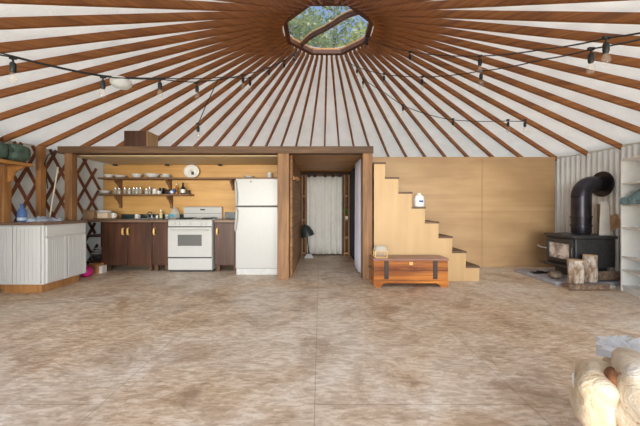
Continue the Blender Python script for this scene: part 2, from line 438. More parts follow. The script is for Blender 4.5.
# skylight ring with curved cross board and dome
sk = thing('skylight_ring', 'octagonal brown wooden skylight ring at the top of the roof', 'skylight', (CX, CY, ZR))
def octa(ap, z): return [(ap/math.cos(PI/8)*math.cos(PI/8+k*PI/4), ap/math.cos(PI/8)*math.sin(PI/8+k*PI/4), z) for k in range(8)]
def octring(ai, ao_, z0, z1):
    m = M(); vs = octa(ai, z0)+octa(ao_, z0)+octa(ao_, z1)+octa(ai, z1); fs = []
    for L in range(4):
        for k in range(8): fs.append((L*8+k, L*8+(k+1) % 8, ((L+1) % 4)*8+(k+1) % 8, ((L+1) % 4)*8+k))
    return m.add(vs, fs)
octring(.60, .67, .0, .065).build('ring_frame', ring_m, sk)
octring(.61, .68, .065, .10).build('curb', pine_y, sk)
m = M(); pts = []
N = 24
for i in range(N+1):
    t = -0.60+1.20*i/N; s_ = (t+.6)/1.2
    top = .085+.06*math.sin(s_*PI)+.02*math.sin(s_*3*PI)
    pts.append((t, .02+.05*math.sin(s_*PI)+.015*math.sin(s_*3*PI), top))
poly = [(p[0], p[1]) for p in pts]+[(p[0], p[2]) for p in reversed(pts)]
d = Vector((.72, -.69, 0)).normalized(); nrm = Vector((d.y, -d.x, 0))
m.prism(poly, lambda p: d*p[0]+nrm*.02+Vector((0, 0, p[1])), lambda p: d*p[0]-nrm*.02+Vector((0, 0, p[1])))
cbd = m.build('cross_board', ring_m, sk, smooth=False)
q = M().tube([d*p[0]+nrm*.030+Vector((0, 0, p[2]-.008)) for p in pts], .014, 6).build('lit_edge_strip', plain('lit_edge_tone', (.70, .48, .24), .5), cbd)  # added pale strip stands in for light catching the board's top edge
M().lathe([(.70, .105), (.69, .20), (.58, .32), (.35, .40), (.05, .43)], n=32).build('dome', dome_m, sk)

# trees seen through the skylight
def tree(x, y, h, cr, lab, lm, n, seed, sz=.16):
    rd = random.Random(seed)
    t = thing('tree', lab, 'tree', (x, y, -.35), 0, 'trees behind the house')
    m = M(); m.tube([(0, 0, 0), (.1, .05, h*.35), (0, 0, h*.65), (.1, 0, h*.95)], [.22, .17, .11, .03], 10)
    for k in range(16):
        z0 = h*(.45+.5*rd.random()); a = rd.random()*6.28; l = cr*(.5+.4*rd.random())
        m.tube([(0.03, 0, z0), (l*.5*math.cos(a), l*.5*math.sin(a), z0+l*.25), (l*math.cos(a), l*math.sin(a), z0+l*.35)], [.06, .04, .012], 6)
    m.build('trunk', trunk_m, t)
    m = M()
    for k in range(n):
        u_, v_, w_ = rd.gauss(0, 1), rd.gauss(0, 1), rd.gauss(0, 1); L = math.sqrt(u_*u_+v_*v_+w_*w_)
        q = cr*rd.random()**.42
        c = Vector((u_/L*q, v_/L*q, h*.74+w_/L*q*.95))
        a = Vector((rd.gauss(0, 1), rd.gauss(0, 1), rd.gauss(0, .6))).normalized()*sz*(.6+.8*rd.random())
        b_ = a.orthogonal().normalized()*a.length*.55; b_.rotate(Matrix.Rotation(rd.random()*6.28, 3, a))
        m.add([c-a, c+b_, c+a, c-b_], [(0, 1, 2, 3)])
    m.build('foliage', lm, t, smooth=False)
tree(-2.2, 15.5, 12.6, 3.0, 'green leafy tree seen through the left of the skylight', leaf1, 11000, 3, .105)
tree(2.9, 13.6, 10.6, 2.3, 'yellow-green leafy tree seen through the right of the skylight', leaf2, 5500, 5, .10)
tree(1.0, 22.5, 18.0, 3.4, 'tall thin green tree seen against blue sky through the skylight', leaf1, 4200, 8, .13)

# ------------------------------------------------------------------ stairs
st = thing('plywood_stairs', 'pale plywood boxed staircase climbing to the loft in front of the partition', 'stairs', (.83, 4.5, 0))
SX = [.83, 1.0, 1.205, 1.41, 1.612, 1.82, 2.03, 2.24, 2.445]; RISE = .228
poly = [(SX[0], 0)]
for i in range(8):                                              # from the floor upward along the right side
    pass
prof = [(SX[0], 0), (SX[8], 0)]
for i in range(8, 0, -1):
    z = RISE*(9-i); prof += [(SX[i], z-.03), (SX[i-1], z-.03)]
prof = [p for i, p in enumerate(prof) if i == 0 or p != prof[i-1]]
M().prism(prof, lambda p: (p[0]-.83, 0, p[1]), lambda p: (p[0]-.83, .02, p[1])).build('side_panel', ply, st, smooth=False)
for i in range(8, 0, -1):
    z = RISE*(9-i); M().box(SX[i-1]-.83-.004, SX[i]-.83+.012, -.004, 1.06, z-.03, z).build('tread', tread_m, st, bev=.003)
    M().box(SX[i]-.83-.02, SX[i]-.83, .02, 1.06, z-RISE, z-.03).build('riser', ply, st)

jg = thing('milk_jug', 'white plastic jug with blue mark standing on a stair tread', 'jug', (X(419, 4.62), 4.62, RISE*5))
M().lathe([(.066, 0), (.072, .01), (.072, .12), (.064, .16), (.035, .19), (.024, .197), (.024, .213)], n=20, sx=1.1, sy=.9).build('bottle', paper_m, jg)
M().box(-.02, .04, -.0705, -.062, .07, .10).build('blue_mark', label_blue, jg, bev=.003)

# ------------------------------------------------------------------ cedar chest and glass box
ch = thing('cedar_chest', 'polished red and orange cedar chest on bracket feet before the stairs', 'chest', (1.285, 4.30, 0))
W, D = .525, .165
M().box(-W, W, -D+.01, D-.01, .07, .375).build('body', cedar, ch, bev=.008)
M().box(-W-.012, W+.012, -D-.005, D+.005, .375, .405).build('lid', cedar_top, ch, bev=.008)
M().box(-W-.008, W+.008, -D-.002, D-.005, .055, .10).build('base_molding', cedar, ch, bev=.006)
for sx in (-1, 1):
    for sy in (-1, 1):
        pf = [(0, .055), (.17, .055), (.13, .035), (.11, .0), (.01, 0), (0, .03)]
        M().prism(pf, lambda p: (sx*(W+.005-p[0]), sy*(D-.005), p[1]), lambda p: (sx*(W+.005-p[0]), sy*(D-.04), p[1])).build('foot', cedar, ch)
    q = M().box(sx*.345-.03, sx*.345+.03, -D-.001, -D+.012, .115, .372); q.build('metal_strap', dark_metal, ch, bev=.002)
    M().tube([(sx*(W+.0), -.07, .26), (sx*(W+.03), -.07, .25), (sx*(W+.03), .07, .25), (sx*W, .07, .26)], .009, 8).build('handle', dark_metal, ch)
M().box(-.025, .025, -D-.008, -D+.002, .315, .36).build('lock_plate', brass_m, ch, bev=.003)
M().box(-W, W, -D+.002, -D+.012, .235, .243).build('groove', plain('groove_dark', (.12, .03, .01), .5), ch)
gb = thing('glass_box', 'small clear glass box on the left end of the cedar chest', 'glass box', (.875, 4.26, .405))
M().box(-.085, .085, -.07, .07, .004, .10).build('case', bulb_m, gb, bev=.004)
M().prism([(-.09, .10), (.09, .10), (.06, .165), (-.06, .165)], lambda p: (p[0], -.075, p[1]), lambda p: (p[0], .075, p[1])).build('lid', glass_m, gb)
q = M()
for sx in (-1, 1):
    for sy in (-1, 1): q.bar((sx*.085, sy*.07, .0), (sx*.085, sy*.07, .10), .008, .008, (0, 1, 0))
for z in (.004, .10):
    q.bar((-.085, -.07, z), (.085, -.07, z), .008, .008); q.bar((-.085, .07, z), (.085, .07, z), .008, .008)
    q.bar((-.085, -.07, z), (-.085, .07, z), .008, .008); q.bar((.085, -.07, z), (.085, .07, z), .008, .008)
q.build('metal_edging', brass_m, gb)

# ------------------------------------------------------------------ kitchen cabinets
CYF, CYB = 5.20, 5.755
def cabinet(lab, x0, x1, doors, handles):
    t = thing('base_cabinet', lab, 'cabinet', ((x0+x1)/2, CYF, 0), 0, 'dark kitchen base cabinets'); h = (x1-x0)/2
    M().box(-h, h, 0, CYB-CYF, .10, .87).build('body', cab_m, t, bev=.004)
    for sx in (-1, 1): M().box(sx*(h-.05)-.03, sx*(h-.05)+.03, .02, .08, 0, .10).build('leg', post_x, t)
    for (a, b_), hx in zip(doors, handles):
        d = M().box(a-(x0+x1)/2+.006, b_-(x0+x1)/2-.006, -.02, 0, .115, .845).build('door', cab_m, t, bev=.004)
        q = M(); c = hx-(x0+x1)/2
        q.tube([(c, -.02, .65), (c, -.05, .66), (c, -.055, .70), (c, -.05, .755), (c, -.02, .765)], [.013, .016, .018, .016, .013], 8)
        tag(q.build('handle', brass_m, d), 'pale brass-coloured handle')
cabinet('dark mahogany double-door base cabinet under the sink', -3.84, -2.975, [(-3.84, -3.40), (-3.40, -2.975)], [X(124.5, 5.2), X(129.5, 5.2)])
cabinet('narrow dark base cabinet just left of the stove', -2.965, -2.68, [(-2.965, -2.68)], [X(155.5, 5.2)])
cabinet('narrow dark base cabinet between the stove and refrigerator', -1.865, -1.46, [(-1.865, -1.50)], [X(218, 5.2)])
ct = thing('countertop', 'grey-green kitchen countertop with dark backsplash left of the stove', 'countertop', (-3.45, CYF, .87))
M().box(-.79, .775, -.06, .55, .0, .04).build('slab', counter_m, ct, bev=.006)
M().box(-.44, .775, .0, .54, .04, .045).build('laminate', lam_m, ct)
M().box(-.44, .775, .535, .555, .04, .13).build('backsplash', splash_m, ct, bev=.003)
c2 = thing('countertop', 'short countertop with dark backsplash between stove and refrigerator', 'countertop', (-1.66, CYF, .87))
M().box(-.205, .20, -.06, .55, .0, .04).build('slab', counter_m, c2, bev=.006)
M().box(-.205, .20, .535, .555, .04, .17).build('backsplash', lam_m, c2, bev=.003)
# open rack under the counter end
rk = thing('open_rack', 'dark open wooden rack between white island and mahogany cabinet', 'rack', (-4.02, 5.22, 0))
for x in (-.215, .145):
    for y in (0, .46):
        M().box(x-.0175, x+.0175, y, y+.035, 0, .868).build('leg', cab_m, rk)
for z in (.14, .60): M().box(-.20, .13, 0.002, .49, z, z+.03).build('rack_shelf', cab_m, rk)
ca = thing('colander', 'silver wire colander of dishes on the low rack shelf', 'colander', (X(98, 5.4), 5.40, .17))
M().lathe([(.05, 0), (.09, .04), (.12, .10), (.125, .10), (.095, .035), (.055, .005)], n=18).build('bowl', steel, ca)
for k in range(3): M().lathe([(.03, .0), (.085, .03), (.085, .036), (.03, .008)], (-.03+.03*k, .0, .09+.045*k), 16).build('dish', china, ca)
pb = M().blob((0, 0, .085), (.10, .09, .085), 2.4, 18, 12, .12, 4).build('pink_bag', pink_m)
tag(pb, 'bright pink bag on the floor beside the white island', 'bag'); pb.location = (X(83, 4.72), 4.78, 0)
cb = thing('orange_crate', 'small orange wooden crate on the floor under the open rack', 'crate', (X(94.5, 5.02), 5.08, 0))
M().box(-.11, .07, -.075, .075, 0, .16).build('body', orange_box, cb, bev=.004)
M().box(.072, .125, -.06, .06, 0, .125).build('side_panel', cardboard_w, cb, bev=.004)

# sink and tap
sk2 = thing('kitchen_sink', 'steel drop-in sink in the countertop left of the stove', 'sink', (X(147, 5.45), 5.45, .915))
q = M()
for a in ((-.20, .20, -.17, -.14), (-.20, .20, .14, .17), (-.20, -.17, -.14, .14), (.17, .20, -.14, .14)): q.box(a[0], a[1], a[2], a[3], .0, .012)
q.build('rim', steel, sk2, bev=.003)
M().box(-.17, .17, -.14, .14, .0, .003).build('basin', plain('sink_basin', (.25, .26, .27), .3, .7), sk2)
q = M().tube([(0, .155, .012), (0, .155, .10), (0, .14, .125), (0, .09, .13), (0, .03, .12), (0, .02, .105)], .012, 10)
q.box(-.09, .09, .145, .168, .012, .026)
fa = q.build('faucet', steel, sk2)
for s_ in (-1, 1): M().tube([(s_*.07, .155, .026), (s_*.075, .155, .06), (s_*.12, .13, .085)], [.012, .012, .009], 8).build('tap_handle', black_m, fa)

# stove
sv = thing('kitchen_range', 'white gas range between the dark base cabinets', 'stove', (-2.27, 5.12, 0)); h = .385
M().box(-h, h, .02, .62, .03, .895).build('body', enamel, sv, bev=.006)
M().box(-h+.005, h-.005, .03, .6, 0, .03).build('plinth', gap_m, sv)
M().box(-h-.002, h+.002, 0, .62, .895, .915).build('cooktop', enamel, sv, bev=.006)
M().box(-h, h, 0, .03, .80, .893).build('control_panel', enamel, sv, bev=.006)
for x in (-.27, -.19, 0, .19, .27): M().tube([(x, 0, .846), (x, -.025, .846)], [.022, .018], 14).build('knob', enamel, sv)
M().box(-h+.01, h-.01, .012, .02, .785, .798).box(-h+.01, h-.01, .012, .02, .243, .262).build('gap', gap_m, sv)
od = M().box(-h, h, -.015, .018, .262, .785).build('oven_door', enamel, sv, bev=.01)
tag(M().box(-.21, .21, -.019, -.01, .46, .655).build('oven_window', oven_glass, od, bev=.004), 'grey speckled oven window')
q = M().tube([(-.33, -.055, .735), (.33, -.055, .735)], .013, 10)
for x in (-.31, .31): q.bar((x, -.015, .735), (x, -.055, .735), .02, .02)
q.build('handle', enamel, od)
M().box(-h, h, -.01, .018, .04, .243).build('drawer', enamel, sv, bev=.01)
q = M()
for cx in (-.19, .19):
    for cy in (.16, .42):
        for a in range(4):
            q.bar((cx, cy, .935), (cx+.12*math.cos(a*PI/2), cy+.12*math.sin(a*PI/2), .935), .012, .012)
            q.bar((cx+.12*math.cos(a*PI/2), cy+.12*math.sin(a*PI/2), .915), (cx+.12*math.cos(a*PI/2), cy+.12*math.sin(a*PI/2), .94), .012, .012, (0, 1, 0))
        q.lathe([(.05, .915), (.05, .925), (.03, .93)], (cx, cy, 0), 14)
tag(q.build('burner_grates', black_m, sv), 'black burner grates')
bgd = M().prism([(.56, .915), (.62, .915), (.62, 1.135), (.585, 1.15), (.55, 1.13), (.55, .99)], lambda p: (-h+.02, p[0], p[1]), lambda p: (h-.02, p[0], p[1])).build('backguard', enamel, sv, smooth=False)
M().box(-.045, .045, .545, .552, 1.075, 1.10).build('badge', gap_m, bgd)
M().box(-h+.022, h-.022, .547, .55, 1.012, 1.018).build('vent_line', gap_m, bgd)

# fridge
fr = thing('refrigerator', 'white top-freezer refrigerator beside the hallway post', 'refrigerator', (-1.05, 4.90, 0)); h = .365
M().box(-h, h, .06, .72, .03, 1.61).build('body', enamel_f, fr, bev=.01)
M().box(-h+.01, h-.01, .03, .70, 0, .10).build('grille', plain('grille_white', (.55, .55, .54), .5), fr)
fd = M().box(-h, h, 0, .055, .105, 1.14).build('fridge_door', enamel_f, fr, bev=.014)
fz = M().box(-h, h, 0, .055, 1.155, 1.615).build('freezer_door', enamel_f, fr, bev=.014)
M().tube([(-h+.02, 0, 1.12), (-h+.03, -.045, 1.08), (-h+.028, -.05, .95), (-h+.008, -.035, .80), (-h+.004, 0, .74)], .016, 10).build('handle', enamel_f, fd)
M().tube([(-h+.015, 0, 1.57), (-h+.01, -.035, 1.53), (-h+.028, -.05, 1.36), (-h+.03, -.045, 1.22), (-h+.02, 0, 1.17)], .016, 10).build('handle', enamel_f, fz)
M().tube([(-.105, .0, 1.56), (-.105, -.003, 1.56)], .012, 12).build('badge', gap_m, fz)
M().box(.2, .31, -.002, .0, 1.545, 1.55).build('nameplate', lampgrey, fz)
M().box(-h+.005, h-.005, .01, .06, 1.139, 1.156).build('seal', gap_m, fr)

# wall shelves
SY0, SY1 = 5.50, 5.755
def bracket(x, z, hh, parent, y0, org):
    pf = [(0, 0), (-.20, 0), (-.17, -.05), (-.10, -.10), (-.05, -.16), (-.03, -hh), (0, -hh)]
    M().prism(pf, lambda p: (x-.02-org[0], SY1+p[0]-org[1], z+p[1]-org[2]), lambda p: (x+.02-org[0], SY1+p[0]-org[1], z+p[1]-org[2])).build('bracket', shelf_m, parent, smooth=False)
ZU, ZL = 1.665, 1.355                                            # shelf undersides
org = (-2.5, 5.6, ZU)
us = thing('wall_shelf', 'long upper kitchen shelf holding bowls and a standing oval platter', 'shelf', org)
M().box(-4.18-org[0], -.75-org[0], SY0-org[1], SY1-org[1], 0, .03).build('board', shelf_m, us, bev=.004)
for px in (116, 167, 231): bracket(X(px, 5.6), ZU, .20, us, 0, org)
org = (-3.3, 5.6, ZL)
ls = thing('wall_shelf', 'short lower kitchen shelf holding jars, mugs and bottles', 'shelf', org)
M().box(-4.18-org[0], X(188.5, 5.5)-org[0], SY0-org[1], SY1-org[1], 0, .03).build('board', shelf_m, ls, bev=.004)
for px in (116, 168): bracket(X(px, 5.6), ZL, .24, ls, 0, org)
TU, TL, CT = ZU+.03, ZL+.03, .915
def bowl(px, y, z, r, hh, lab, n=1, mat=china, cat='bowl', name='bowl', group='dishes on the upper shelf'):
    m = M(); m.lathe([(r*.45, 0), (r*.75, hh*.35), (r, hh), (r*.97, hh), (r*.7, hh*.45), (r*.4, hh*.15)], n=22)
    o = m.build(name, mat); o.location = (X(px, y), y, z); tag(o, lab, cat, group); return o
bowl(109, 5.62, TU, .085, .065, 'white bowl at the left end of the upper shelf')
bowl(120.5, 5.62, TU, .11, .05, 'wide shallow grey bowl, second dish from left on the upper shelf')
bowl(137, 5.62, TU, .10, .075, 'deep white bowl, third dish from left on the upper shelf')
bowl(152.5, 5.62, TU, .14, .075, 'largest wide white bowl in the middle of the upper shelf')
bowl(166, 5.62, TU, .105, .04, 'white plate under a smaller plate left of the standing platter', cat='plate', name='plate')
bowl(166, 5.62, TU+.0405, .075, .035, 'smaller white dish stacked on the plate left of the platter')
pl = thing('oval_platter', 'white oval platter standing upright against the wall on the upper shelf', 'platter', (X(191.5, 5.68), 5.68, TU))
m = M(); vs = []
for rr, dy in ((1, -.004), (.72, .012), (.0001, .014)):
    for k in range(28): vs.append(((.152*rr*math.cos(2*PI*k/28)), dy, .135+.13*rr*math.sin(2*PI*k/28)))
fs = [(i*28+k, i*28+(k+1) % 28, (i+1)*28+(k+1) % 28, (i+1)*28+k) for i in range(2) for k in range(28)]
o = m.add(vs, fs).build('plate', china, pl); md = o.modifiers.new('t', 'SOLIDIFY'); md.thickness = .008
M().box(.0, .05, -.01, .002, .07, .13).build('motif', plain('motif_dark', (.05, .06, .07), .5), pl)
bowl(249, 5.62, TU, .10, .035, 'flat grey dish on the upper shelf above the refrigerator', cat='plate', name='plate')
o = M().lathe([(.03, 0), (.043, .02), (.05, .10), (.046, .10), (.038, .02)], n=18).build('cup', china); o.location = (X(269.5, 5.62), 5.62, TU); tag(o, 'white cup above the right side of the refrigerator', 'cup')
bowl(105, 5.62, TL, .12, .02, 'white plate under the rimmed bowl on the lower shelf', cat='plate', name='plate', group='dishes on the lower shelf')
bb = bowl(105, 5.62, TL+.0205, .105, .05, 'brown-rimmed bowl stacked on a plate at the lower shelf end', group='dishes on the lower shelf')
o = M().lathe([(.107, .046), (.109, .052), (.101, .052)], n=22).build('rim', china_rim); o.parent = bb
# jars
def jar(px, r, hh, lab, fill=None, lid=True, y=5.60, grp='jars on the lower shelf'):
    t = thing('glass_jar', lab, 'jar', (X(px, y), y, TL), 0, grp)
    M().lathe([(r*.9, 0), (r, .01), (r, hh*.72), (r*.78, hh*.82), (r*.78, hh*.86)], n=16).build('glass', glass_m, t)
    if fill: M().lathe([(r*.84, .006), (r*.88, hh*.55), (r*.8, hh*.56)], n=14).build('contents', fill, t)
    if lid: M().lathe([(r*.84, hh*.86), (r*.84, hh*.99), (r*.7, hh)], n=16).build('lid', steel, t)
FI = [plain('fill_%s' % n_, c_, .8) for n_, c_ in (('oat', (.66, .56, .38)), ('brown', (.15, .09, .04)), ('white', (.78, .76, .7)), ('bean', (.25, .18, .12)))]
jp = [(115.4, .030, .12), (119.2, .030, .11), (125, .029, .12), (129.3, .028, .11), (133.8, .03, .12), (137, .027, .125), (140.4, .032, .125), (146.5, .03, .10), (149.6, .028, .13)]
for k, (px, r, hh) in enumerate(jp):
    jar(px, r, hh, 'small lidded glass jar, %s from left in the jar row on the lower shelf' % ORD[k+1], FI[(k*3+1) % 4])
def mug(px, y, z, r, hh, mat, lab, grp=None, name='mug'):
    t = thing(name, lab, 'mug', (X(px, y), y, z), 0, grp)
    M().lathe([(r*.85, 0), (r, .01), (r, hh), (r*.9, hh), (r*.88, .012)], n=18).build('body', mat, t)
    M().tube([(r*.95, 0, hh*.8), (r*1.5, 0, hh*.75), (r*1.55, 0, hh*.4), (r*.95, 0, hh*.2)], .007, 8).build('handle', mat, t)
mug(154.5, 5.60, TL, .036, .10, china, 'tall white mug right of the jars on the lower shelf')
mug(158.8, 5.56, TL, .028, .06, china, 'small white cup before a black mug on the lower shelf')
mug(162, 5.66, TL, .048, .12, black_m, 'black mug beside the white mugs on the lower shelf')
o = M().blob((0, 0, .045), (.07, .05, .045), 2.6, 16, 10, .05, 3).build('dark_pouch', plain('pouch_brown', (.05, .025, .015), .6)); o.location = (X(168.5, 5.6), 5.62, TL); tag(o, 'dark brown pouch in the shadow of the shelf bracket', 'pouch')
cn = thing('tin_can', 'blue and white can lying tilted on the lower shelf', 'can', (X(172.5, 5.57), 5.57, TL+.045), 0)
cn.rotation_euler = (0, math.radians(58), 0)
M().lathe([(.033, -.06), (.035, -.055), (.035, .055), (.033, .06)], n=18).build('can_body', label_blue, cn)
M().lathe([(.0355, -.03), (.0355, .02)], n=18).build('label_band', china, cn)
def bottle(px, y, z, prof, mat, lab, name='bottle', lm=None, lz=None, cap=None, cat='bottle', group=None):
    t = thing(name, lab, cat, (X(px, y), y, z), 0, group)
    M().lathe(prof, n=18).build('glass' if mat is glass_m else 'body', mat, t)
    rmax = max(r for r, _ in prof)
    if lm: M().lathe([(rmax+.001, lz[0]), (rmax+.001, lz[1])], n=18).build('label', lm, t)
    if cap: r_, z_ = prof[-1]; M().lathe([(r_*1.15, z_), (r_*1.15, z_+cap[1])], n=14).build('cap', cap[0], t)
bottle(176.5, 5.66, TL, [(.028, 0), (.03, .01), (.03, .12), (.013, .15), (.013, .18)], amber_m, 'slim amber bottle behind the tilted can', cap=(china, .02))
bottle(183, 5.6, TL, [(.042, 0), (.044, .01), (.044, .11), (.018, .15), (.016, .19)], black_m, 'dark bottle with white label at the right end of the shelf', lm=china, lz=(.025, .09), cap=(black_m, .03))
o = M().box(-.03, .03, -.03, .03, 0, .08).build('spice_box', plain('box_dark', (.06, .045, .03), .6), bev=.004); o.location = (X(188, 5.65)-.01, 5.68, TL); tag(o, 'little dark box behind the labelled bottle on the shelf', 'box')

# things on the counter
bx = thing('cardboard_box', 'open brown cardboard box on the counter against the lattice', 'box', (-4.175, 5.40, .91))
q = M().box(-.10, .10, -.12, -.112, 0, .17).box(-.10, .10, .112, .12, 0, .17).box(-.10, -.092, -.112, .112, 0, .17).box(.092, .10, -.112, .112, 0, .17).box(-.092, .092, -.112, .112, 0, .008)
q.build('body', cardboard, bx)
M().add([(-.10, -.12, .17), (.10, -.12, .17), (.10, -.19, .155), (-.10, -.19, .155), (-.10, -.12, .174), (.10, -.12, .174), (.10, -.19, .159), (-.10, -.19, .159)], [(0,1,2,3),(7,6,5,4),(0,4,5,1),(1,5,6,2),(2,6,7,3),(3,7,4,0)]).build('flap', cardboard, bx)
o = M().box(-.20, .17, -.10, .10, 0, .022).build('cutting_board', shelf_m, bev=.005); o.location = (X(109, 5.34), 5.32, .9155); tag(o, 'wooden cutting board under the cream box on the counter', 'cutting board')
o = M().box(-.09, .09, -.075, .075, 0, .088).build('cream_box', plain('cream_box', (.72, .58, .42), .6), bev=.006); o.location = (X(106, 5.34), 5.32, .938); tag(o, 'cream-coloured box on the cutting board', 'box')
tr = thing('dish_tray', 'white tray of plates balanced on the cream box', 'tray', (X(105, 5.34), 5.33, 1.0265))
M().lathe([(.10, 0), (.15, .03), (.145, .03), (.10, .008)], n=24).build('tray', china, tr)
M().lathe([(.06, .008), (.10, .03), (.11, .05), (.10, .05)], n=20).build('plate', china, tr)
mug(113.8, 5.38, .9375, .033, .09, china, 'white mug on the cutting board beside the cream box')
mug(137, 5.62, CT, .037, .085, china, 'white mug on the counter left of the tap')
bottle(157, 5.62, CT, [(.022, 0), (.023, .06), (.02, .075)], china, 'tiny white bottle on the counter right of the tap', cap=(china, .012))
bottle(161, 5.62, CT, [(.026, 0), (.028, .10), (.024, .13), (.012, .145)], plain('yellow_soap', (.72, .60, .30), .4), 'tall pale yellow bottle on the counter near the tap', cap=(china, .03))
bottle(167, 5.60, CT, [(.035, 0), (.037, .05), (.03, .065)], glass_m, 'squat clear jar with white lid beside the water jug', name='glass_jar', cap=(china, .015), cat='jar')
wj = thing('water_jug', 'large clear plastic water jug with teal label by the stove', 'jug', (X(174.5, 5.58), 5.58, CT))
M().lathe([(.09, 0), (.098, .01), (.098, .10), (.08, .15), (.035, .19), (.024, .20)], n=20, sy=.8).build('body', glass_m, wj)
M().lathe([(.027, .20), (.027, .215)], n=14).build('cap', label_teal, wj)
M().box(-.05, .03, -.086, -.078, .04, .09).build('label', label_teal, wj, bev=.002)

# puck lights under the loft
for px, lb in ((115, 'left'), (167, 'middle'), (220, 'right')):
    t = thing('puck_light', 'small dark %s puck light under the kitchen ceiling' % lb, 'light', (X(px, 5.66), 5.66, 1.965), 0, 'puck lights')
    M().lathe([(.03, -.03), (.04, -.02), (.04, 0)], n=14).build('housing', gap_m, t)
# box on the loft
lb = thing('wooden_box', 'brown wooden box with pale end standing on the loft edge', 'box', (-3.15, 5.17, 2.07))
M().box(-.195, .19, -.17, .17, 0, .37).build('body', cab_m, lb, bev=.004)
tag(M().box(.19, .20, -.17, .17, 0, .37).build('end_panel', ply, lb), 'pale plywood end')

# ------------------------------------------------------------------ white island
IX, IY0, IY1 = -3.605, 3.82, 4.50
isl = thing('white_island', 'white beadboard kitchen cabinet with wood top at the left edge', 'cabinet', (-4.0, 4.1, 0)); ox, oy = -4.0, 4.1
M().box(-4.205-ox, IX-ox, IY0-oy, IY1-oy, .12, .895).build('body', bead_m, isl, bev=.004)
M().box(-4.20-ox, IX-.08-ox, IY0+.06-oy, IY1-.02-oy, 0, .12).build('toe_kick', post_pale, isl)
M().box(-4.215-ox, IX+.02-ox, IY0-.025-oy, IY1+.02-oy, .895, .93).build('worktop', counter_m, isl, bev=.005)
def beads_front(x0, x1, z0, z1, n):                              # beadboard door on the front face
    d = M().box(x0-ox, x1-ox, IY0-.016-oy, IY0-oy, z0, z1)
    fw = .045
    d.box(x0-ox, x0+fw-ox, IY0-.026-oy, IY0-.016-oy, z0, z1).box(x1-fw-ox, x1-ox, IY0-.026-oy, IY0-.016-oy, z0, z1)
    for k in range(n):
        a = x0+fw+(x1-x0-2*fw)*k/n; b_ = x0+fw+(x1-x0-2*fw)*(k+1)/n
        d.box(a+.0035-ox, b_-.0035-ox, IY0-.0225-oy, IY0-.016-oy, z0+.03, z1-.03)
    return d.build('door', bead_m, isl, bev=.002, seg=1)
beads_front(-3.98, IX-.02, .135, .88, 5)
beads_front(-4.203, -3.992, .135, .88, 4)
def beads_side(y0, y1, z0, z1, n, name='door', bead=True):
    d = M().box(IX-ox, IX+.016-ox, y0-oy, y1-oy, z0, z1)
    if bead:
        fw = .04
        d.box(IX+.016-ox, IX+.024-ox, y0-oy, y0+fw-oy, z0, z1).box(IX+.016-ox, IX+.024-ox, y1-fw-oy, y1-oy, z0, z1)
        for k in range(n):
            a = y0+fw+(y1-y0-2*fw)*k/n; b_ = y0+fw+(y1-y0-2*fw)*(k+1)/n
            d.box(IX+.016-ox, IX+.021-ox, a+.0025-oy, b_-.0025-oy, z0+.03, z1-.03)
    return d.build(name, bead_m, isl, bev=.002, seg=1)
beads_side(IY0+.03, IY1-.01, .745, .88, 0, 'drawer', False)
beads_side(IY0+.03, 4.152, .135, .727, 7); beads_side(4.168, IY1-.01, .135, .727, 7)
bt = thing('blue_bottle', 'cobalt blue glass bottle on the white island', 'bottle', (X(22, 4.02), 4.02, .93))
M().lathe([(.045, 0), (.05, .01), (.052, .11), (.042, .16), (.02, .19), (.017, .225)], n=20).build('glass', blueglass, bt)
M().lathe([(.0525, .02), (.0525, .06)], n=20).build('pale_band', plain('pale_blue', (.5, .62, .75), .4), bt)
M().lathe([(.02, .225), (.02, .245)], n=14).build('cap', label_blue, bt)
def crumple(name, w_, d_, h_, mat, seed, nx=16, ny=12):
    rd = random.Random(seed); m = M(); vs = []
    ph = [(rd.uniform(5, 18), rd.uniform(5, 18), rd.uniform(0, 6)) for _ in range(5)]
    for j in range(ny+1):
        for i in range(nx+1):
            x, y = (i/nx-.5)*w_, (j/ny-.5)*d_
            e = 1-max(abs(i/nx-.5), abs(j/ny-.5))*1.9
            z = sum(math.sin(a*x/w_*2+b_*y/d_*2+c) for a, b_, c in ph)/5
            vs.append((x*(1+.07*math.sin(j*.8+seed)), y*(1+.10*math.sin(i*.6+seed)), h_*(.25+.75*max(0, e))*(.65+.5*z)*.7+.012))
    n = len(vs); vs += [(a, b_, 0.0) for a, b_, c in vs]
    q = [(j*(nx+1)+i, j*(nx+1)+i+1, (j+1)*(nx+1)+i+1, (j+1)*(nx+1)+i) for j in range(ny) for i in range(nx)]
    fs = q+[tuple(n+i for i in reversed(f)) for f in q]
    bd = [i for i in range(nx+1)]+[(j*(nx+1)+nx) for j in range(1, ny+1)]+[(ny*(nx+1)+i) for i in range(nx-1, -1, -1)]+[j*(nx+1) for j in range(ny-1, 0, -1)]
    fs += [(bd[k], n+bd[k], n+bd[(k+1) % len(bd)], bd[(k+1) % len(bd)]) for k in range(len(bd))]
    return m.add(vs, fs).build(name, mat)
o = crumple('dish_towel', .30, .30, .13, towel_m, 5); o.location = (X(41, 4.2), 4.2, .93); tag(o, 'crumpled blue and white dish towel on the white island', 'towel')
br_ = M().tube([(-4.13, 4.47, .936), (-4.04, 4.52, 1.75)], .010, 8).build('wooden_stick', plain('pale_stick', (.70, .62, .48), .5))
tag(br_, 'thin pale wooden stick leaning upright beside the dark timber post', 'stick')
cd = M().tube([(-4.06, 4.555, 1.98), (-4.10, 4.52, 2.0), (-4.18, 4.50, 1.93), (-4.22, 4.49, 1.80), (-4.27, 4.57, 1.62), (-4.24, 4.56, 1.42)], .008, 6).build('power_cord', wire_m)
tag(cd, 'black cable looping beside the dark timber post', 'cable')
